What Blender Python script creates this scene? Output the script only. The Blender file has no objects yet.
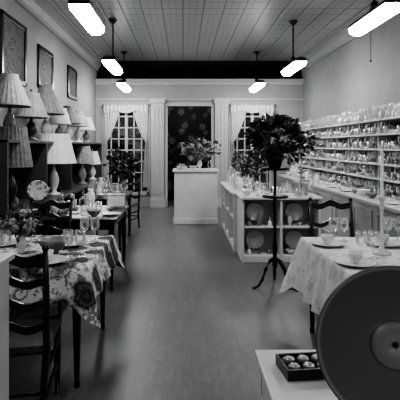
import bpy, math, random
from mathutils import Matrix, Vector
R=random.Random(7)
scene=bpy.context.scene
try: scene.view_settings.look='AgX - High Contrast'
except Exception as ex: print(ex)

# ---------------- materials ----------------
def newmat(name):
    m=bpy.data.materials.new(name); m.use_nodes=True
    nt=m.node_tree; bs=nt.nodes['Principled BSDF']
    return m,nt,bs
def ramp(nt,stops,interp='LINEAR'):
    r=nt.nodes.new('ShaderNodeValToRGB'); r.color_ramp.interpolation=interp
    e=r.color_ramp.elements
    while len(e)<len(stops): e.new(0.5)
    for i,(p,g) in enumerate(stops):
        e[i].position=p; e[i].color=(g,g,g,1)
    return r
def coord(nt,scale=(1,1,1)):
    tc=nt.nodes.new('ShaderNodeTexCoord'); mp=nt.nodes.new('ShaderNodeMapping')
    mp.inputs['Scale'].default_value=scale
    nt.links.new(tc.outputs['Object'],mp.inputs['Vector']); return mp
def simple(name,g,rough=.5,metal=0,var=.12,scale=12,bump=0,st=(1,1,1)):
    m,nt,bs=newmat(name)
    bs.inputs['Roughness'].default_value=rough; bs.inputs['Metallic'].default_value=metal
    mp=coord(nt,st); n=nt.nodes.new('ShaderNodeTexNoise'); n.inputs['Scale'].default_value=scale
    n.inputs['Detail'].default_value=4
    nt.links.new(mp.outputs[0],n.inputs['Vector'])
    r=ramp(nt,[(.3,g*(1-var)),(.7,min(1,g*(1+var)))])
    nt.links.new(n.outputs['Fac'],r.inputs[0]); nt.links.new(r.outputs[0],bs.inputs['Base Color'])
    if bump:
        b=nt.nodes.new('ShaderNodeBump'); b.inputs['Strength'].default_value=bump; b.inputs['Distance'].default_value=.01
        nt.links.new(n.outputs['Fac'],b.inputs['Height']); nt.links.new(b.outputs[0],bs.inputs['Normal'])
    return m
M={}
M['wall']=simple('wall_plaster',.215,.7,0,.08,3)
M['part']=simple('partition_paint',.31,.6,0,.05,4)
M['trim']=simple('white_trim_paint',.42,.45,0,.05,6)
M['crown']=simple('grey_crown_paint',.24,.5,0,.05,6)
M['shelfw']=simple('white_shelf_paint',.6,.4,0,.06,6)
M['shelfg']=simple('grey_shelf_paint',.46,.4,0,.06,6)
M['wood']=simple('dark_wood',.018,.3,0,.5,14,0,(6,6,1))
M['wood2']=simple('brown_wood',.07,.35,0,.4,14,0,(6,1,6))
M['iron']=simple('black_iron',.01,.35,.2)
M['china']=simple('white_china',.7,.15,0,.05)
M['chinad']=simple('grey_glazed_china',.2,.2,0,.3,20)
M['silver']=simple('silver_metal',.6,.2,1,.1)
M['black']=simple('black_metal',.02,.4)
M['leaf']=simple('dark_leaves',.032,.5,0,.6,30)
M['leafm']=simple('mid_leaves',.09,.5,0,.5,30)
M['petal']=simple('pale_petals',.35,.6,0,.3,30)
M['petald']=simple('dark_petals',.09,.6,0,.4,30)
M['shadew']=simple('white_lampshade_fabric',.68,.8,0,.06,20)
M['shadeg']=simple('grey_lampshade_fabric',.26,.8,0,.2,20)
M['shaded']=simple('dark_lampshade_fabric',.14,.8,0,.3,20)
M['curtain']=simple('sheer_curtain',.5,.8,0,.08,10)
M['linen']=simple('white_linen',.6,.8,0,.04,30,.2)
M['unlitceil']=simple('back_ceiling_painted_shade',.03,.8)  # shade of the unlit ceiling past the partition, put into its colour
M['backroom']=simple('back_room_painted_shade',.03,.8)  # near-black walls carry the darkness of the unlit room in their colour
M['book']=simple('printed_paper',.35,.6,0,.7,18)
M['cream']=simple('cream_ceramic',.42,.3,0,.1)
m,nt,bs=newmat('clear_glassware')
out=nt.nodes['Material Output']; nt.nodes.remove(bs)
tr=nt.nodes.new('ShaderNodeBsdfTransparent'); gl=nt.nodes.new('ShaderNodeBsdfGlossy'); gl.inputs['Roughness'].default_value=.1
df=nt.nodes.new('ShaderNodeBsdfDiffuse'); df.inputs[0].default_value=(.9,.9,.9,1)
lw=nt.nodes.new('ShaderNodeLayerWeight'); lw.inputs['Blend'].default_value=.55
a=nt.nodes.new('ShaderNodeMixShader'); c=nt.nodes.new('ShaderNodeMixShader'); a.inputs[0].default_value=.5
nt.links.new(gl.outputs[0],a.inputs[1]); nt.links.new(df.outputs[0],a.inputs[2])
nt.links.new(lw.outputs['Facing'],c.inputs[0]); nt.links.new(tr.outputs[0],c.inputs[1]); nt.links.new(a.outputs[0],c.inputs[2])
nt.links.new(c.outputs[0],out.inputs[0]); M['glass']=m
m,nt,bs=newmat('window_glass')
out=nt.nodes['Material Output']; nt.nodes.remove(bs)
tr=nt.nodes.new('ShaderNodeBsdfTransparent'); gl=nt.nodes.new('ShaderNodeBsdfGlossy'); gl.inputs['Roughness'].default_value=.05
c=nt.nodes.new('ShaderNodeMixShader'); c.inputs[0].default_value=.12
nt.links.new(tr.outputs[0],c.inputs[1]); nt.links.new(gl.outputs[0],c.inputs[2]); nt.links.new(c.outputs[0],out.inputs[0]); M['wglass']=m
def emis(name,s):
    m,nt,bs=newmat(name); bs.inputs['Base Color'].default_value=(.8,.8,.8,1)
    bs.inputs['Emission Color'].default_value=(1,1,1,1); bs.inputs['Emission Strength'].default_value=s; return m
M['glow']=emis('lamp_diffuser_glow',54)
M['fillglow']=emis('added_lamp_glow_dim',22)  # dimmer diffuser, used only on the added unseen pendants
m,nt,bs=newmat('pressed_tin_ceiling'); bs.inputs['Roughness'].default_value=.38
def brick(scale,mort,c1,c2):
    mp=coord(nt); b=nt.nodes.new('ShaderNodeTexBrick'); b.offset=0; b.squash=1
    b.inputs['Scale'].default_value=scale; b.inputs['Mortar Size'].default_value=mort
    b.inputs['Mortar Smooth'].default_value=.8
    b.inputs['Brick Width'].default_value=1; b.inputs['Row Height'].default_value=1
    b.inputs['Color1'].default_value=(c1,c1,c1,1); b.inputs['Color2'].default_value=(c1,c1,c1,1); b.inputs['Mortar'].default_value=(c2,c2,c2,1)
    nt.links.new(mp.outputs[0],b.inputs['Vector']); return b
b1=brick(3.2,.06,.37,.20); b2=brick(9.6,.12,1,.8)
mx=nt.nodes.new('ShaderNodeMix'); mx.data_type='RGBA'; mx.blend_type='MULTIPLY'; mx.inputs[0].default_value=1
nt.links.new(b1.outputs[0],mx.inputs[6]); nt.links.new(b2.outputs[0],mx.inputs[7]); nt.links.new(mx.outputs[2],bs.inputs['Base Color'])
bp=nt.nodes.new('ShaderNodeBump'); bp.inputs['Strength'].default_value=.7; bp.inputs['Distance'].default_value=.03
nt.links.new(mx.outputs[2],bp.inputs['Height']); nt.links.new(bp.outputs[0],bs.inputs['Normal']); M['tin']=m
m,nt,bs=newmat('worn_wood_floor')
mp=coord(nt,(1,1,1)); br=nt.nodes.new('ShaderNodeTexBrick')
mp.inputs['Rotation'].default_value=(0,0,math.pi/2)
br.inputs['Scale'].default_value=1; br.inputs['Brick Width'].default_value=.3; br.inputs['Row Height'].default_value=.06
br.inputs['Mortar Size'].default_value=.0015; br.inputs['Color1'].default_value=(.17,.17,.17,1); br.inputs['Color2'].default_value=(.148,.148,.148,1); br.inputs['Mortar'].default_value=(.12,.12,.12,1)
nt.links.new(mp.outputs[0],br.inputs['Vector'])
mp2=coord(nt,(2.2,1.3,1)); n=nt.nodes.new('ShaderNodeTexNoise'); n.inputs['Scale'].default_value=7; n.inputs['Detail'].default_value=12; n.inputs['Roughness'].default_value=.75; n.inputs['Distortion'].default_value=.6
nt.links.new(mp2.outputs[0],n.inputs['Vector']); r=ramp(nt,[(.32,.6),(.68,1.0)])
nt.links.new(n.outputs['Fac'],r.inputs[0])
mx=nt.nodes.new('ShaderNodeMix'); mx.data_type='RGBA'; mx.blend_type='MULTIPLY'; mx.inputs[0].default_value=1
nt.links.new(br.outputs[0],mx.inputs[6]); nt.links.new(r.outputs[0],mx.inputs[7]); nt.links.new(mx.outputs[2],bs.inputs['Base Color'])
r2=ramp(nt,[(.3,.36),(.7,.5)]); nt.links.new(n.outputs['Fac'],r2.inputs[0]); nt.links.new(r2.outputs[0],bs.inputs['Roughness'])
bp=nt.nodes.new('ShaderNodeBump'); bp.inputs['Strength'].default_value=.08; bp.inputs['Distance'].default_value=.01
nt.links.new(n.outputs['Fac'],bp.inputs['Height']); nt.links.new(bp.outputs[0],bs.inputs['Normal']); M['floor']=m
def floral(name,scale,bg,fg,mid,dist=.25,th=.42,fine=.35,ff=5):
    m,nt,bs=newmat(name); bs.inputs['Roughness'].default_value=.8
    mp=coord(nt); n=nt.nodes.new('ShaderNodeTexNoise'); n.inputs['Scale'].default_value=scale*2.2; n.inputs['Detail'].default_value=3
    nt.links.new(mp.outputs[0],n.inputs['Vector'])
    va=nt.nodes.new('ShaderNodeVectorMath'); va.operation='SCALE'; va.inputs['Scale'].default_value=dist
    nt.links.new(n.outputs['Color'],va.inputs[0])
    ad=nt.nodes.new('ShaderNodeVectorMath'); nt.links.new(mp.outputs[0],ad.inputs[0]); nt.links.new(va.outputs[0],ad.inputs[1])
    v=nt.nodes.new('ShaderNodeTexVoronoi'); v.inputs['Scale'].default_value=scale
    nt.links.new(ad.outputs[0],v.inputs['Vector'])
    r=ramp(nt,[(0,mid),(th*.35,fg),(th*.5,mid),(th*.7,fg),(th,bg),(th*1.25,bg)])
    nt.links.new(v.outputs['Distance'],r.inputs[0])
    n2=nt.nodes.new('ShaderNodeTexNoise'); n2.inputs['Scale'].default_value=scale*ff; n2.inputs['Distortion'].default_value=2
    nt.links.new(mp.outputs[0],n2.inputs['Vector']); r2=ramp(nt,[(.53,1),(.58,fine)]); nt.links.new(n2.outputs['Fac'],r2.inputs[0])
    mx=nt.nodes.new('ShaderNodeMix'); mx.data_type='RGBA'; mx.blend_type='MULTIPLY'; mx.inputs[0].default_value=.8
    nt.links.new(r.outputs[0],mx.inputs[6]); nt.links.new(r2.outputs[0],mx.inputs[7]); nt.links.new(mx.outputs[2],bs.inputs['Base Color'])
    return m
M['toile']=floral('floral_tablecloth_print',5.5,.68,.012,.12,.08,.58,.15,3)
M['damask']=floral('damask_white_cloth',9,.62,.46,.54,.1,.4,.7)
M['paper']=floral('dark_floral_wallpaper',4,.02,.07,.2,.1,.5,.5)
M['picture']=floral('framed_print_art',6,.10,.03,.2,.2,.5)
M['plateart']=floral('patterned_plate',22,.5,.1,.25,.03,.4)

# ---------------- mesh builder ----------------
class B:
    def __init__(s): s.v=[];s.f=[];s.m=[];s.s=[]
    def add(s,vs,fs,mi=0,smooth=False,Mx=None):
        o=len(s.v)
        for v in vs:
            v=Vector(v)
            if Mx is not None: v=Mx@v
            s.v.append(v[:])
        for f in fs: s.f.append([i+o for i in f]); s.m.append(mi); s.s.append(smooth)
    def box(s,x0,x1,y0,y1,z0,z1,mi=0,Mx=None):
        vs=[(x,y,z) for z in(z0,z1) for y in(y0,y1) for x in(x0,x1)]
        s.add(vs,[(0,2,3,1),(4,5,7,6),(0,1,5,4),(2,6,7,3),(0,4,6,2),(1,3,7,5)],mi,False,Mx)
    def lathe(s,prof,loc=(0,0,0),seg=16,mi=0,Mx=None,ripple=0,nr=0):
        vs=[];fs=[];n=len(prof)
        for (r,z) in prof:
            for k in range(seg):
                a=2*math.pi*k/seg; rr=r*(1+(ripple*math.cos(nr*a) if nr else 0))
                vs.append((loc[0]+rr*math.cos(a),loc[1]+rr*math.sin(a),loc[2]+z))
        for i in range(n-1):
            for k in range(seg):
                k2=(k+1)%seg; fs.append((i*seg+k,i*seg+k2,(i+1)*seg+k2,(i+1)*seg+k))
        s.add(vs,fs,mi,True,Mx)
    def tube(s,pts,r,seg=8,mi=0,Mx=None):
        pts=[Vector(p) for p in pts]; n=len(pts); vs=[];fs=[]
        for i,p in enumerate(pts):
            t=(pts[min(i+1,n-1)]-pts[max(i-1,0)]).normalized()
            up=Vector((0,0,1)) if abs(t.z)<.9 else Vector((1,0,0))
            a=t.cross(up).normalized(); b=t.cross(a)
            rr=r[i] if isinstance(r,(list,tuple)) else r
            for k in range(seg):
                an=2*math.pi*k/seg; vs.append((p+a*rr*math.cos(an)+b*rr*math.sin(an))[:])
        for i in range(n-1):
            for k in range(seg):
                k2=(k+1)%seg; fs.append((i*seg+k,i*seg+k2,(i+1)*seg+k2,(i+1)*seg+k))
        fs.append(tuple(range(seg))); fs.append(tuple((n-1)*seg+k for k in range(seg)))
        s.add(vs,fs,mi,seg>4,Mx)
    def ball(s,c,r,mi=0,seg=8,sz=1,Mx=None):
        s.lathe([(max(.0001,r*math.sin(math.pi*i/6)),-r*sz*math.cos(math.pi*i/6)) for i in range(7)],c,seg,mi,Mx)
    def prism(s,poly,y0,y1,mi=0,Mx=None):
        n=len(poly)
        vs=[(x,y0,z) for x,z in poly]+[(x,y1,z) for x,z in poly]
        fs=[(i,(i+1)%n,(i+1)%n+n,i+n) for i in range(n)]+[tuple(range(n)),tuple(range(2*n-1,n-1,-1))]
        s.add(vs,fs,mi,False,Mx)
    def build(s,name,mats,loc=(0,0,0),rz=0,bevel=0):
        me=bpy.data.meshes.new(name); me.from_pydata(s.v,[],s.f)
        for k in mats: me.materials.append(M[k])
        for p,mi,sm in zip(me.polygons,s.m,s.s): p.material_index=mi; p.use_smooth=sm
        me.update()
        o=bpy.data.objects.new(name,me); scene.collection.objects.link(o); o.location=loc; o.rotation_euler=(0,0,rz)
        if bevel:
            md=o.modifiers.new('bevel','BEVEL'); md.width=bevel; md.segments=2; md.limit_method='ANGLE'
        return o
def T(x,y,z): return Matrix.Translation((x,y,z))
def RX(a): return Matrix.Rotation(a,4,'X')

XL,XR,YP,H=-2.14,2.95,11.06,3.6
# ---------------- room ----------------
b=B(); b.box(XL-.1,XR+.1,-3,14.2,-.1,0); b.build('floor',['floor'])
b=B(); b.box(XL-.1,XR+.1,-3,YP,H,H+.1); b.build('ceiling',['tin'])
b=B(); b.box(XL-.1,XR+.1,YP,14.2,H,H+.1); b.build('ceiling_back_room',['unlitceil'])
b=B(); b.box(XL-.1,XL,-3,YP+.1,0,H); b.build('wall_left',['wall'])
b=B(); b.box(XR,XR+.1,-3,YP+.1,0,H); b.build('wall_right',['wall'])
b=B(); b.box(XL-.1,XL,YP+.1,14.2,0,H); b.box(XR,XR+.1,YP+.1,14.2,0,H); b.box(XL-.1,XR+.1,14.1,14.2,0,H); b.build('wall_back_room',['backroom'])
b=B(); b.box(-1.4,1.9,12.5,12.6,0,2.95); b.build('wall_wallpaper',['paper'])
cp=[(0,0),(.05,0),(.06,.05),(.12,.12),(.14,.2),(.2,.22),(.2,.26),(0,.26)]
b=B(); b.prism([(XL+x,H-.26+z) for x,z in cp],-3,YP); b.build('trim_1',['crown'])
b=B(); b.prism([(XR-x,H-.26+z) for x,z in cp][::-1],-3,YP); b.build('trim_2',['crown'])
b=B(); b.box(XL,XL+.02,-3,YP,0,.16); b.build('baseboard_left',['trim'],bevel=.004)
b=B(); b.box(XR-.02,XR,-3,YP,0,.16); b.build('baseboard_right',['trim'],bevel=.004)
W=[(-1.95,-.83),(-.41,.73),(1.15,2.25)]
b=B(); PT=3.08
b.box(XL,XR,YP,YP+.12,2.5,PT)
xs=[XL]+[w for p in W for w in p]+[XR]
for i in range(0,len(xs),2): b.box(xs[i],xs[i+1],YP,YP+.12,0,2.5)
b.box(W[0][0],W[0][1],YP,YP+.12,0,.3); b.box(W[2][0],W[2][1],YP,YP+.12,0,.3)
b.build('wall_back',['part'])
b=B(); b.box(XL,XR,YP-.1,YP+.16,PT,PT+.06); b.box(XL,XR,YP-.05,YP,PT-.08,PT); b.box(XL,XR,YP-.03,YP,2.62,2.66); b.build('trim_3',['trim'],bevel=.006)
b=B()
for x0,x1 in((-.78,-.46),(.78,1.1)):
    b.box(x0,x1,YP-.09,YP,0,2.55); b.box(x0-.03,x1+.03,YP-.12,YP,2.55,2.66); b.box(x0-.02,x1+.02,YP-.11,YP,0,.2)
    for k in range(3): b.box(x0+.05+k*.09,x0+.09+k*.09,YP-.105,YP-.09,.3,2.45)
b.build('trim_4',['trim'],bevel=.004)
b=B(); b.box(XL,-1.99,YP-.02,YP,0,.16); b.box(2.3,XR-.02,YP-.02,YP,0,.16); b.build('baseboard_back',['trim'])
def window(name,x0,x1,z0,z1,nx,nz):
    b=B(); y0,y1=YP-.03,YP+.05; t=.05
    b.box(x0-.03,x0+t,y0,y1,z0,z1); b.box(x1-t,x1+.03,y0,y1,z0,z1); b.box(x0,x1,y0,y1,z0,z0+.09); b.box(x0,x1,y0,y1,z1-t,z1+.03)
    b.box((x0+x1)/2-.035,(x0+x1)/2+.035,y0,y1,z0,z1)
    for i in range(1,nx):
        x=x0+(x1-x0)*i/nx; b.box(x-.014,x+.014,y0+.01,y1-.02,z0,z1)
    for i in range(1,nz):
        z=z0+(z1-z0)*i/nz; b.box(x0,x1,y0+.01,y1-.02,z-.014,z+.014)
    b.box(x0,x1,YP+.01,YP+.016,z0,z1,1)
    b.build(name,['trim','wglass'])
window('window_1',-1.95,-.83,.3,2.5,6,8); window('window_2',1.15,2.25,.3,2.5,6,8)
b=B(); 
for x0,x1 in((-.45,-.38),(.7,.77)): b.box(x0,x1,YP-.03,YP+.14,0,2.5)
b.box(-.45,.77,YP-.03,YP+.14,2.48,2.56); b.build('trim_5',['trim'],bevel=.004)
def curtain(name,x0,x1):
    b=B()
    for side in(0,1):
        nx,nz=40,30; vs=[];fs=[]
        for j in range(nz+1):
            t=j/nz; z=2.44-t*1.95
            if t<.42: w=.34*(1-t/.42)**.7+.07
            else: w=.07+.06*((t-.42)/.58)**.7
            for i in range(nx+1):
                s=i/nx; x=(x0+s*w) if side==0 else (x1-s*w)
                vs.append((x,YP-.07+.02*math.sin(s*38+t*2),z))
        for j in range(nz):
            for i in range(nx): a=j*(nx+1)+i; fs.append((a,a+1,a+nx+2,a+nx+1))
        b.add(vs,fs,0,True)
    vs=[];fs=[]; n=60
    for j in range(5):
        for i in range(n+1):
            s=i/n; vs.append((x0+(x1-x0)*s,YP-.1+.015*math.sin(s*70),2.5-j/4*(.12+.08*abs(math.cos(s*math.pi*2)))))
    for j in range(4):
        for i in range(n): a=j*(n+1)+i; fs.append((a,a+1,a+n+2,a+n+1))
    b.add(vs,fs,0,True)
    b.tube([(x0-.05,YP-.08,2.5),(x1+.05,YP-.08,2.5)],.012,8,1)
    b.build(name,['curtain','silver'])
curtain('window_curtain',-1.93,-.85); curtain('window_curtain',1.17,2.23)

# ---------------- ceiling lights ----------------
def pendant(x,y,zc,L=.98,chain=False,g='glow'):
    b=B(); z=zc; h=L/2
    b.prism([(-.095,.02),(-.085,-.03),(-.045,-.06),(.045,-.06),(.085,-.03),(.095,.02)],-h,h,1)
    b.prism([(-.105,.02),(.105,.02),(.09,.06),(.04,.09),(-.04,.09),(-.09,.06)],-h-.01,h+.01,0)
    b.tube([(0,0,.09),(0,0,H-zc-.03)],.012,8,0)
    b.lathe([(.0,H-zc-.07),(.03,H-zc-.07),(.07,H-zc-.02),(.07,H-zc)],(0,0,0),16,0)
    b.lathe([(.02,.19),(.04,.17),(.05,.09),(.0,.09)],(0,0,0),12,0)
    if chain: b.tube([(-.08,-.1,.0),(-.08,-.1,-.45)],.003,5,0); b.ball((-.08,-.1,-.46),.012)
    b.build('pendant_light',['black',g],(x,y,z))
pendant(-1.0,4.75,2.84,.88); pendant(-1.16,7.46,2.81); pendant(-1.31,10.0,2.81)
pendant(2.02,4.75,2.84,.95,chain=True); pendant(1.85,7.56,2.81); pendant(1.64,10.0,2.81)
pendant(-.85,1.9,2.81,g='fillglow'); pendant(2.15,1.9,2.81,g='fillglow')  # out-of-view pair continuing the rows, added to light the foreground
pendant(-.75,-1.0,2.81,g='fillglow'); pendant(2.2,-1.0,2.81,g='fillglow')  # unseen pair behind the camera, added as front fill light
pendant(.15,11.75,2.85,.5,g='fillglow')  # added lamp hidden behind the partition header, brightens the wallpaper

# ---------------- foliage ----------------
def leafset(b,c,rx,rz,n,ls,mi,mf=None,nf=0,rnd=R,base=None,ms=None):
    c=Vector(c)
    def pt(lo):
        while 1:
            p=Vector((rnd.uniform(-1,1),rnd.uniform(-1,1),rnd.uniform(-1,1)))
            if lo<p.length<1: return p
    lob=[(pt(.5).normalized(),rnd.uniform(.6,1.2)) for _ in range(18)]
    def place(lo):
        p=pt(lo); d=p.normalized(); k=max(lob,key=lambda l:l[0].dot(d)); s=k[1]
        return Vector((p.x*rx*s,p.y*rx*s,p.z*rz*s))
    for i in range(n):
        q=place(.3); p=c+q; d=(q.normalized()+Vector((rnd.uniform(-.8,.8),rnd.uniform(-.8,.8),rnd.uniform(-.8,.8)))).normalized()
        L=ls*rnd.uniform(.6,1.3); w=L*.28
        sd=d.cross(Vector((rnd.uniform(-1,1),rnd.uniform(-1,1),rnd.uniform(-1,1)))).normalized()
        nn=d.cross(sd)
        m1=p+d*L*.45; b.add([p,m1+sd*w-nn*w*.3,p+d*L,m1-sd*w-nn*w*.3,m1],[(0,1,4),(1,2,4),(2,3,4),(3,0,4)],mi,True)
    for i in range(nf):
        p=c+place(.75)
        for k in range(6):
            a=k*math.pi/3; b.ball((p.x+.6*ls*.4*math.cos(a),p.y+rnd.uniform(-.01,.01),p.z+.6*ls*.4*math.sin(a)),ls*.25,mf,6)
    if base is not None:
        for i in range(14):
            q=c+place(.5); mid=Vector(base)*.5+q*.5; mid.z+=.03
            b.tube([base,mid,q],[.005,.004,.002],5,ms)
VASE=[(.0001,0),(.045,0),(.05,.01),(.03,.03),(.06,.08),(.075,.14),(.06,.2),(.035,.24),(.05,.27),(.045,.27),(.03,.24)]
def sc(p,k,kz=None): kz=kz or k; return [(r*k,z*kz) for r,z in p]
def arrangement(name,loc,vs,rx,rz,n,ls,mats,nf=0,vmat=0):
    b=B(); b.lathe(sc(VASE,vs),(0,0,0),20,0)
    zt=.27*vs; leafset(b,(0,0,zt+rz*.85),rx,rz,n,ls,1,2,nf,base=(0,0,zt*.8),ms=1)
    b.build(name,mats,loc)

# ---------------- furniture ----------------
def legprof(h,r): return [(r*.55,0),(r*.7,.02),(r*.5,.05),(r*.6,.08),(r*.9,h*.6),(r,h*.72),(r*.7,h*.76),(r*1.05,h*.8),(r*1.05,h)]
def table(name,x0,x1,y0,y1,h,mats,lr=.03,ap=.09):
    cx,cy=(x0+x1)/2,(y0+y1)/2; hx,hy=(x1-x0)/2,(y1-y0)/2; b=B()
    b.box(-hx,hx,-hy,hy,h-.028,h)
    i=.05
    b.box(-hx+i,hx-i,-hy+i,-hy+i+.02,h-.028-ap,h-.028); b.box(-hx+i,hx-i,hy-i-.02,hy-i,h-.028-ap,h-.028)
    b.box(-hx+i,-hx+i+.02,-hy+i,hy-i,h-.028-ap,h-.028); b.box(hx-i-.02,hx-i,-hy+i,hy-i,h-.028-ap,h-.028)
    for sx in(-1,1):
        for sy in(-1,1):
            b.lathe(legprof(h-.03,lr),(sx*(hx-.06),sy*(hy-.06),0),14,0)
    b.build(name,mats,(cx,cy,0),bevel=.004); 
def cloth(name,x0,x1,y0,y1,h,drop,mat,flare=.05,amp=.018,corner=.1):
    cx,cy=(x0+x1)/2,(y0+y1)/2; hx,hy=(x1-x0)/2+.012,(y1-y0)/2+.012; b=B()
    per=[];N=64;
    def edge(ax,ay,bx,by,n):
        for i in range(n): t=i/n; per.append((ax+(bx-ax)*t,ay+(by-ay)*t))
    edge(-hx,-hy,hx,-hy,N);edge(hx,-hy,hx,hy,N);edge(hx,hy,-hx,hy,N);edge(-hx,hy,-hx,-hy,N)
    P=len(per); vs=[];fs=[]
    rings=[0,.5,.97,1.0]; 
    for r in rings:
        for (x,y) in per: vs.append((x*r,y*r,h+.004-(.004 if r==1.0 else 0)))
    nd=10
    for j in range(1,nd+1):
        t=j/nd
        for k,(x,y) in enumerate(per):
            cn=(min(1,abs(x)/hx)*min(1,abs(y)/hy)); cf=max(0,(cn-.82)/.18)**1.5
            ux=x/hx; uy=y/hy; nx_=math.copysign(1,x) if abs(ux)>.999 else 0; ny_=math.copysign(1,y) if abs(uy)>.999 else 0
            if nx_==0 and ny_==0: nx_=1
            d=flare*t*(1+1.1*cf)+amp*t*math.sin(k*.42+1.3*math.sin(k*.11))*(1-.3*cf)+.003
            if cf>0 and not(nx_ and ny_):
                nx_=nx_ or ux*cf*.7; ny_=ny_ or uy*cf*.7
            vs.append((x+nx_*d,y+ny_*d,h-t*(drop+corner*cf)))
    n=len(rings)+nd
    for i in range(n-1):
        for k in range(P): k2=(k+1)%P; fs.append((i*P+k,i*P+k2,(i+1)*P+k2,(i+1)*P+k))
    b.add(vs,fs,0,True)
    o=b.build(name,[mat],(cx,cy,0)); return o
def chair(name,loc,rz,slats=4,mats=('wood','wood2')):
    b=B(); w=.19; 
    for s in(-1,1):
        b.tube([(s*w*.9,-.24,0),(s*w*.93,-.2,.25),(s*w,-.19,.45),(s*w,-.21,.7),(s*w*1.02,-.26,.97)],[.016,.018,.02,.018,.014],8,0)
        b.ball((s*w*1.02,-.262,.985),.02)
        b.tube([(s*w*1.08,.19,0),(s*w*1.08,.19,.2),(s*w*1.08,.19,.45)],[.014,.02,.022],8,0)
        b.tube([(s*w,-.2,.2),(s*w*1.08,.19,.2)],.01,6,0); b.tube([(s*w,-.2,.32),(s*w*1.08,.19,.32)],.01,6,0)
    b.tube([(-w,.19,.26),(w,.19,.26)],.011,6,0); b.tube([(-w,-.2,.22),(w,-.2,.22)],.011,6,0)
    vs=[(-w-.01,-.2,.43),(w+.01,-.2,.43),(w+.04,.22,.43),(-w-.04,.22,.43),(-w-.01,-.2,.465),(w+.01,-.2,.465),(w+.04,.22,.465),(-w-.04,.22,.465)]
    b.add(vs,[(3,2,1,0),(4,5,6,7),(0,1,5,4),(1,2,6,5),(2,3,7,6),(3,0,4,7)],1)
    for i in range(slats):
        z0=.56+i*(.36/(slats-1)) if slats>1 else .9
        y=-.2-.055*max(0,(z0-.6)/.37)
        n=14; vs=[];fs=[]
        for j in range(n+1):
            t=j/n; x=-w+2*w*t; hmp=.022*math.sin(math.pi*t)+.014*math.cos(4*math.pi*t)-.008
            th=.02 if i<slats-1 else .028
            for (dy,dz) in((-.008,-th),(-.008,th),(.008,th),(.008,-th)): vs.append((x,y+dy-.02*math.sin(math.pi*t),z0+hmp+dz))
        for j in range(n):
            a=j*4
            for k in range(4): k2=(k+1)%4; fs.append((a+k,a+k2,a+4+k2,a+4+k))
        b.add(vs,fs,0,False)
    b.build(name,list(mats),loc,rz)

# left near table
table('dining_table',-1.7,-.60,2.74,3.76,.75,['wood'])
cloth('floral_tablecloth',-1.7,-.60,2.74,3.76,.752,.19,'toile',.05,.012,.12)
chair('dining_chair',(-.93,2.5,0),.17)
chair('dining_chair',(-1.28,4.12,0),math.radians(180))
table('dining_table',-1.5,-.68,4.6,5.7,.75,['wood'])
table('dining_table',-1.5,-.84,6.35,7.6,.75,['wood'])
chair('dining_chair',(-1.05,8.1,0),math.radians(160))
b=B(); b.box(-.2,.2,-.5,.5,0,.004); b.build('table_runner',['linen'],(-1.05,5.15,.751))
b=B(); b.box(-.3,.3,-.2,.2,0,.97); b.box(-.32,.32,-.22,.22,.97,1.0); b.box(-.32,.32,-.22,.22,0,.08); b.build('display_pedestal',['shelfw'],(-1.11,1.9,0),bevel=.005)

# right near table
table('dining_table',.98,2.25,2.62,3.68,.75,['wood'])
cloth('white_tablecloth',.98,2.25,2.62,3.68,.752,.38,'damask',.07,.02,.12)
chair('dining_chair',(1.42,4.1,0),math.radians(178),slats=3)

# ---------------- dishes ----------------
PLATE=[(.0001,.004),(.06,.004),(.065,0),(.07,.004),(.13,.018),(.132,.022),(.12,.020),(.075,.010),(.0001,.009)]
GOB=[(.0001,0),(.033,0),(.033,.003),(.006,.008),(.004,.05),(.006,.075),(.028,.09),(.037,.115),(.036,.16),(.033,.18),(.0315,.18),(.034,.12),(.0001,.085)]
TUM=[(.0001,0),(.028,0),(.03,.01),(.036,.11),(.034,.11),(.028,.012),(.0001,.012)]
BOWL=[(.0001,0),(.04,0),(.035,.012),(.07,.035),(.1,.08),(.105,.1),(.1,.1),(.065,.04),(.0001,.02)]
DEC=[(.0001,0),(.05,0),(.055,.02),(.055,.08),(.03,.11),(.015,.13),(.015,.16),(.022,.165),(.012,.17),(.02,.19),(.0001,.21)]
CUP=[(.0001,0),(.025,0),(.022,.006),(.04,.03),(.045,.065),(.043,.065),(.036,.03),(.0001,.01)]
def scatter(name,mats,items,loc=(0,0,0)):
    b=B()
    for prof,x,y,z,k,mi in items: b.lathe(sc(prof,k),(x,y,z),14,mi)
    return b.build(name,mats,loc)
def setting(cx,cy,z,nx,ny,dx,dy,nm='place_setting'):
    it=[]
    for i in range(nx):
        for j in range(ny):
            x=cx+(i-(nx-1)/2)*dx; y=cy+(j-(ny-1)/2)*dy
            it+= [(PLATE,x,y,z,1,0),(CUP,x,y,z+.012,1,0)]
    scatter(nm,['china'],it)
    scatter('wine_glass_group',['glass'],[(GOB,cx+(i-(nx-1)/2)*dx+s,cy+(j-(ny-1)/2)*dy+.15,z,1,0) for i in range(nx) for j in range(ny) for s in(.1,.18)])
def rscatter(x0,x1,y0,y1,z,n,gap,solid,glass,avoid=()):
    pts=[(ax,ay,ar) for ax,ay,ar in avoid]; it=[];ig=[]; tries=0
    while len(it)+len(ig)<n and tries<2000:
        tries+=1; x=R.uniform(x0,x1); y=R.uniform(y0,y1)
        g=R.random()<.45
        p=R.choice(glass) if g else R.choice(solid); k=R.uniform(.85,1.15) if g else R.uniform(.55,.9)
        rr=max(r for r,_ in p)*k
        if any(math.hypot(x-a,y-c)<rr+q+gap for a,c,q in pts): continue
        pts.append((x,y,rr)); (ig if g else it).append((p,x,y,z,k,0 if g else R.choice([0,0,1])))
    if it: scatter('china_dish_group',['china','chinad'],it)
    if ig: scatter('wine_glass_group',['glass'],ig)
Z1=.757
setting(-1.12,3.12,Z1,2,2,.5,.5)
arrangement('flower_arrangement',(-1.12,3.12,Z1),.5,.12,.10,140,.06,['china','leafm','petal'],14)
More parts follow.
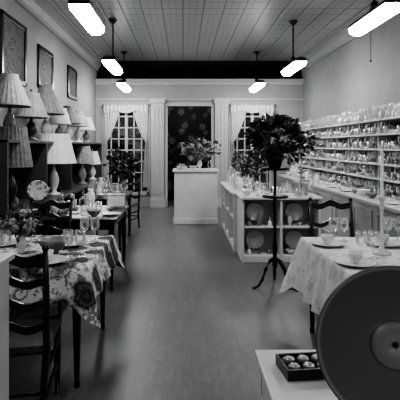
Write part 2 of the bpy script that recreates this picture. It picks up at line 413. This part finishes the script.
b=B(); b.lathe(sc(BOWL,1.0),(0,0,0),24,0); b.build('serving_bowl',['chinad'],(-.9,3.12,Z1))
setting(1.5,3.1,Z1,3,2,.42,.55)
b=B(); b.lathe([(.0001,0),(.06,0),(.06,.01),(.02,.03),(.012,.08),(.022,.12),(.01,.16),(.01,.3),(.02,.33),(.012,.35),(.025,.38),(.02,.4),(.011,.4),(.011,.7),(.003,.715),(.0001,.72)],(0,0,0),16,0); b.build('candlestick',['china'],(1.37,3.1,Z1))
arrangement('flower_arrangement',(1.66,3.1,Z1),.6,.13,.11,120,.06,['china','leafm','petal'],10)

rscatter(-1.42,-.76,4.7,5.6,.756,22,.012,[CUP,BOWL,PLATE,VASE],[GOB,TUM,DEC],[(-.82,5.5,.17)])
rscatter(-1.42,-.9,6.42,7.5,.751,24,.012,[CUP,BOWL,VASE,VASE],[GOB,TUM,DEC],[(-.97,7.2,.09)])
arrangement('flower_arrangement',(-.97,7.2,.751),.9,.24,.24,420,.08,['chinad','leaf','petald'],16)
b=B(); b.box(-.11,.11,-.07,.07,0,.16); b.box(-.1,.1,-.075,-.07,.02,.14,1); b.build('gift_box',['book','china'],(-.82,5.5,.751),.2)

# ---------------- left wall shelving & lamps ----------------
b=B(); y0,y1=4.25,9.2
b.box(XL,-1.56,y0,y1,.81,.85); b.box(XL,-1.66,y0,y1,1.53,1.56); b.box(XL,-1.66,y0,y1,.1,.13)
b.box(XL,XL+.02,y0,y1,0,1.56)
for i in range(5):
    y=y0+(y1-y0-.04)*i/4; b.box(XL+.02,-1.66,y,y+.04,0,1.56)
b.build('lamp_display_shelf',['wood2'],bevel=.004)
def tlamp(x,y,z0,zs,zt,rb,rt,shade,base,nr=24,rip=.02):
    b=B(); h=zs-z0+.06
    b.lathe([(.0001,0),(.085,0),(.085,.02),(.04,.035),(.03,.06),(.06,h*.3),(.07,h*.42),(.045,h*.6),(.02,h*.7),(.025,h*.74),(.012,h*.78),(.012,h),(.0001,h)],(0,0,0),20,0)
    zz=zs-z0; hh=zt-zs
    b.lathe([(rb,zz),(rb*.72+rt*.28,zz+hh*.25),(rb*.42+rt*.58,zz+hh*.55),(rt*1.03,zz+hh*.85),(rt,zz+hh)],(0,0,0),96,1,None,rip,nr)
    b.lathe([(rb*1.01,zz),(rb*1.025,zz+.008),(rb*1.0,zz+.016)],(0,0,0),96,1)
    b.tube([(-rt,0,zz+hh-.01),(rt,0,zz+hh-.01)],.003,5,0); b.tube([(0,-rt,zz+hh-.01),(0,rt,zz+hh-.01)],.003,5,0)
    b.tube([(0,0,h-.01),(0,0,zz+hh+.02)],.005,6,0); b.ball((0,0,zz+hh+.03),.014)
    b.build('table_lamp',[base,shade],(x,y,z0))
tlamp(-1.72,6.0,.85,1.27,1.66,.29,.2,'shadew','china')
tlamp(-1.86,6.1,1.56,1.93,2.32,.25,.09,'shadeg','cream')
tlamp(-1.84,4.78,1.56,1.92,2.26,.22,.09,'shadeg','chinad')
tlamp(-1.80,4.7,.85,1.28,1.7,.22,.16,'shaded','wood',28,.04)
tlamp(-1.83,7.2,1.56,1.85,2.14,.2,.08,'shaded','china')
tlamp(-1.83,5.42,1.56,1.84,2.14,.2,.1,'shadeg','wood')
tlamp(-1.72,7.7,.85,1.2,1.5,.2,.13,'shadeg','cream')
tlamp(-1.83,6.66,1.56,1.82,2.06,.17,.1,'shadew','chinad')
tlamp(-1.83,7.85,1.56,1.84,2.12,.19,.1,'shadeg','china')
tlamp(-1.85,8.6,1.56,1.8,2.05,.18,.1,'shadew','chinad')
tlamp(-1.75,8.7,.85,1.15,1.4,.16,.1,'shadew','china')
it=[]
for i in range(26):
    it.append((R.choice([VASE,BOWL,DEC,CUP]),-1.95+R.random()*.2,4.4+4.7*(i+.2)/26,.85,R.uniform(.6,.9),R.choice([0,1,2])))
it=[t for t in it if all(abs(t[2]-yy)>.2 for yy in(6.0,4.7,7.7,8.7,5.25)) and all(abs(t[2]-(4.27+1.2275*q))>.1 for q in range(5))]
scatter('vase_group',['china','chinad','wood'],it)
b=B(); b.lathe(sc(PLATE,.9),(0,0,0),28,0,T(0,0,.13)@RX(math.radians(78)))
b.tube([(-.06,-.03,.02),(-.05,.05,.0),(-.03,.06,.12)],.005,6,1); b.tube([(.06,-.03,.02),(.05,.05,.0),(.03,.06,.12)],.005,6,1)
b.build('plate_on_stand',['plateart','wood'],(-1.68,5.2,.855),.35)
for (ya,yb,za,zb) in((5.25,6.09,2.3,3.1),(6.6,7.35,2.36,3.0),(8.3,9.0,2.4,3.0)):
    b=B(); w=.06; c=(ya+yb)/2; hy=(yb-ya)/2; hz=(zb-za)/2
    b.box(0,.03,-hy,hy,-hz,-hz+w); b.box(0,.03,-hy,hy,hz-w,hz); b.box(0,.03,-hy,-hy+w,-hz,hz); b.box(0,.03,hy-w,hy,-hz,hz)
    b.box(0,.012,-hy+w,hy-w,-hz+w,hz-w,1); b.build('framed_picture',['wood','picture'],(XL,c,(za+zb)/2),bevel=.004)

# ---------------- counter & flowers ----------------
b=B(); b.box(-.17,.66,8.65,9.3,0,1.0); b.box(-.2,.69,8.62,9.33,1.0,1.04); b.box(-.185,.675,8.635,9.3,0,.1)
b.build('sales_counter',['shelfw'],bevel=.005)
arrangement('flower_arrangement',(.33,9.0,1.04),.75,.36,.22,260,.1,['china','leafm','petal'],34)
b=B(); b.box(-.1,.1,-.08,.08,0,.07); b.box(-.06,.06,-.03,.03,.07,.11); b.build('gift_box',['book'],(-.02,8.8,1.04))
scatter('glass_vase_group',['glass'],[(VASE,.52,8.8,1.04,.6,0),(BOWL,.2,8.78,1.04,.8,0)])

# ---------------- island shelving ----------------
def shelving(name,w,d,h,n,loc,rz,div=1):
    b=B(); t=.03
    b.box(-w/2-.02,w/2+.02,-d/2-.02,d/2,h-t,h); b.box(-w/2,-w/2+t,-d/2,d/2,0,h-t); b.box(w/2-t,w/2,-d/2,d/2,0,h-t)
    b.box(-w/2+t,w/2-t,d/2-.015,d/2,0,h-t); b.box(-w/2+t,w/2-t,-d/2+.01,d/2-.015,0,.08)
    for i in range(1,n): z=.08+(h-t-.08)*i/n; b.box(-w/2+t,w/2-t,-d/2+.02,d/2-.015,z-.01,z+.01)
    for i in range(1,div): x=-w/2+w*i/div; b.box(x-t/2,x+t/2,-d/2,d/2-.015,.08,h-t)
    return b.build(name,['shelfw'],loc,rz,bevel=.003)
HI=.84
shelving('display_shelf_unit',1.02,.5,HI,2,(1.27,6.05,0),0,2)
shelving('display_shelf_unit',1.98,.5,HI,2,(.96,7.33,0),-math.pi/2,3)
zs2=.08+(HI-.03-.08)/2+.01
it=[]
for i in range(7):
    x=.87+i*.135
    if abs(x-1.27)<.08: continue
    for z in(.08,zs2):
        k=R.choice([BOWL,VASE,CUP,DEC]); it.append((k,x,5.93+R.uniform(-.04,.04),z,R.uniform(.5,.62),R.choice([0,1])))
for i in range(12):
    y=6.45+i*.158
    for z in(.08,zs2): it.append((R.choice([BOWL,VASE,CUP]),.86+R.uniform(-.03,.05),y,z,R.uniform(.5,.7),R.choice([0,1])))
scatter('china_dish_group',['china','chinad'],it)
b=B()
for x in(.98,1.52):
    b.lathe(sc(PLATE,.95),(0,0,0),26,0,T(x,6.17,.08+.14)@RX(math.radians(80))); b.lathe(sc(PLATE,.95),(0,0,0),26,0,T(x,6.17,zs2+.14)@RX(math.radians(80)))
b.build('china_plate_group',['china'])
rscatter(.84,1.7,5.87,6.22,HI,15,.012,[BOWL,CUP,PLATE],[GOB,DEC,TUM],[(1.6,6.1,.14)])
rscatter(.8,1.12,6.42,8.2,HI,24,.012,[BOWL,VASE,CUP,PLATE],[GOB,DEC,VASE],[(1.0,7.4,.09),(1.1,6.9,.09)])
arrangement('flower_arrangement',(1.0,7.4,HI),.8,.2,.18,160,.08,['china','leafm','petal'],16)
arrangement('flower_arrangement',(1.1,6.9,HI),.7,.16,.15,130,.07,['chinad','leaf','petald'],8)
b=B(); 
for z,r in((.0,.1),(.18,.13),(.32,.1)):
    b.lathe([(.0001,z),(r*.9,z),(r,z+.015),(r*.95,z+.015),(.0001,z+.006)],(0,0,0),20,0)
b.tube([(0,0,0),(0,0,.4)],.008,8,0); b.ball((0,0,.41),.015); b.build('tiered_cake_stand',['silver'],(1.6,6.1,HI))
# ---------------- plant stand with foliage ----------------
b=B(); X0=.98;Y0=4.8
b.lathe([(.0001,.2),(.02,.2),(.03,.24),(.018,.3),(.028,.42),(.016,.5),(.014,.9),(.022,.95),(.014,1.0),(.014,1.22),(.03,1.25),(.0001,1.25)],(0,0,0),16,0)
b.lathe([(.0001,.95),(.13,.95),(.14,.96),(.13,.975),(.0001,.975)],(0,0,0),28,0)
b.lathe([(.0001,1.245),(.14,1.245),(.15,1.255),(.14,1.27),(.0001,1.27)],(0,0,0),28,0)
for k in range(3):
    a=math.radians(200+120*k); c,s=math.cos(a),math.sin(a)
    P=[(.01,.3),(.06,.28),(.11,.2),(.15,.09),(.2,.03),(.25,.012),(.27,.02)]
    b.tube([(r*c,r*s,z) for r,z in P],[.02,.022,.02,.016,.014,.013,.01],8,0)
b.build('pedestal_plant_stand',['iron'],(X0,Y0,0))
b=B(); b.lathe([(.0001,0),(.06,0),(.09,.1),(.1,.13),(.09,.13),(.08,.1),(.0001,.1)],(0,0,0),20,0)
leafset(b,(0,0,.33),.38,.27,1150,.072,1,2,40,base=(0,0,.1),ms=1)
b.build('potted_flowering_plant',['black','leaf','petald'],(X0,Y0,1.272))

# ---------------- right wall glassware shelves ----------------
b=B(); y0,y1=3.9,10.6; lev=[1.06,1.26,1.46,1.66,1.86]
b.box(2.3,XR-.02,y0,y1,0,.79); b.box(2.25,XR-.02,y0-.02,y1+.02,.79,.83)
for i in range(9):
    y=y0+.1+i*.73; b.box(2.285,2.3,y,y+.6,.12,.16);b.box(2.285,2.3,y,y+.6,.68,.72);b.box(2.285,2.3,y,y+.04,.16,.68);b.box(2.285,2.3,y+.56,y+.6,.16,.68)
for z in lev: b.box(2.62,XR-.02,y0,y1,z-.02,z)
for i in range(7):
    y=y0+(y1-y0-.025)*i/6; b.box(2.66,XR-.02,y,y+.025,.83,1.86)
b.build('glassware_display_cabinet',['shelfg'],bevel=.003)
dv=[y0+(y1-y0-.025)*i/6+.0125 for i in range(7)]
its=[]
for li,z in enumerate([.83]+lev):
    y=y0+.08
    while y<y1-.05:
        if min(abs(y-d) for d in dv)>.06 or z==1.86:
            k=R.choice([GOB]*4+[TUM]*2+[DEC,BOWL])
            s=R.uniform(.85,.98)
            if k is BOWL: s*=.5
            if k is DEC: s*=.75
            if z==1.86: s*=1.12
            its.append((k,2.68,y,z,s,0)); 
            if R.random()<.9: its.append((k,2.79,y+.012,z,s,0))
        y+=R.uniform(.086,.1)
scatter('glassware_collection',['glass'],its)
it=[]
y=4.1
while y<10.4:
    it.append((R.choice([BOWL,VASE,CUP,PLATE]),2.42,y,.83,R.uniform(.6,.9),R.choice([0,0,1]))); y+=R.uniform(.24,.34)
scatter('china_dish_group',['china','chinad'],it)

# ---------------- foreground right ----------------
b=B(); x0,x1,ya,yb,h=.264,1.15,.78,1.66,.75
b.box(x0,x1,ya,yb,h-.03,h); b.box(x0+.02,x0+.04,ya+.02,yb-.02,h-.16,h-.03)
b.box(x0+.02,x1-.02,yb-.04,yb-.02,h-.16,h-.03); b.box(x0+.02,x1-.02,ya+.02,ya+.04,h-.16,h-.03); b.box(x1-.04,x1-.02,ya+.02,yb-.02,h-.16,h-.03)
for xx in(x0+.02,x1-.07):
    for yy in(ya+.02,yb-.07): b.box(xx,xx+.05,yy,yy+.05,0,h-.16)
b.build('white_side_table',['shelfw'],bevel=.004)
b=B(); b.box(-.085,.085,-.06,.06,0,.014); b.box(-.085,-.077,-.06,.06,.014,.034);b.box(.077,.085,-.06,.06,.014,.034);b.box(-.077,.077,-.06,-.052,.014,.034);b.box(-.077,.077,.052,.06,.014,.034)
for i in range(3):
    for j in range(2): b.lathe([(.0001,.014),(.018,.014),(.021,.03),(.017,.034),(.0001,.028)],(-.05+.05*i,-.025+.05*j,0),16,1)
b.build('trinket_box',['black','chinad'],(.41,1.5,.751),.12)
m,nt,bs=newmat('grey_metal_disc'); bs.inputs['Roughness'].default_value=.42; bs.inputs['Metallic'].default_value=.2
mp=coord(nt); sp=nt.nodes.new('ShaderNodeVectorMath'); sp.operation='LENGTH'; nt.links.new(mp.outputs[0],sp.inputs[0])
r=ramp(nt,[(0,.02),(.04,.03),(.055,.34),(.28,.26),(.30,.08),(.32,.17),(.93,.15),(.965,.36),(1,.1)])
mm=nt.nodes.new('ShaderNodeMath'); mm.operation='MULTIPLY'; mm.inputs[1].default_value=1/.2075
nt.links.new(sp.outputs['Value'],mm.inputs[0]); nt.links.new(mm.outputs[0],r.inputs[0]); nt.links.new(r.outputs[0],bs.inputs['Base Color'])
wv=nt.nodes.new('ShaderNodeTexNoise'); wv.noise_dimensions='1D'; wv.inputs['Scale'].default_value=260; nt.links.new(sp.outputs['Value'],wv.inputs['W'])
bp=nt.nodes.new('ShaderNodeBump'); bp.inputs['Strength'].default_value=.1; bp.inputs['Distance'].default_value=.002
nt.links.new(wv.outputs['Fac'],bp.inputs['Height']); nt.links.new(bp.outputs[0],bs.inputs['Normal']); M['disc']=m
b=B(); RD=.2075
b.lathe([(.0001,.0),(.006,.0),(.008,.004),(.058,.008),(.062,.001),(.07,.0),(.12,.004),(.195,.012),(RD-.004,.018),(RD,.014),(RD-.003,.008),(.12,-.006),(.0001,-.01)],(0,0,0),96,0)
root=bpy.data.objects.new('charger_plate_on_stand',None); scene.collection.objects.link(root); root.location=(.565,1.2,.75)
o=b.build('plate',['disc'],(0,0,RD+.012)); o.parent=root
dirv=Vector((-math.sin(math.radians(8)),-math.cos(math.radians(8)),.16)).normalized()
o.rotation_euler=dirv.to_track_quat('Z','Y').to_euler()
b=B()
for s in(-1,1):
    b.tube([(s*.07,-.06,.025),(s*.07,-.055,.008),(s*.07,.0,.006),(s*.07,.1,.006)],.005,8,0)
    b.tube([(s*.07,.05,.006),(s*.06,.05,.12),(s*.03,.065,.24)],.005,8,0)
b.tube([(-.07,.1,.006),(.07,.1,.006)],.005,8,0); b.tube([(-.03,.065,.24),(.03,.065,.24)],.005,8,0)
e=b.build('stand',['black']); e.parent=root
b=B(); b.lathe([(.0001,0),(.045,0),(.05,.01),(.07,.06),(.07,.1),(.045,.15),(.04,.17),(.055,.2),(.052,.2),(.036,.17),(.0001,.15)],(0,0,0),24,0)
b.tube([(-.04,0,.18),(-.09,0,.18),(-.105,0,.13),(-.09,0,.08),(-.065,0,.06)],.008,8,0)
b.build('ceramic_pitcher',['cream'],(.6,1.42,.751))

# ---------------- world & camera ----------------
w=bpy.data.worlds.new('world'); scene.world=w; w.use_nodes=True
w.node_tree.nodes['Background'].inputs[0].default_value=(1,1,1,1); w.node_tree.nodes['Background'].inputs[1].default_value=.1
cd=bpy.data.cameras.new('camera'); cam=bpy.data.objects.new('camera',cd); scene.collection.objects.link(cam)
cam.location=(0,0,1.5); cam.rotation_euler=(math.pi/2,0,0); cd.sensor_width=36; cd.lens=40.5; cd.shift_x=.0425; cd.shift_y=-.135; cd.clip_start=.05
scene.camera=cam
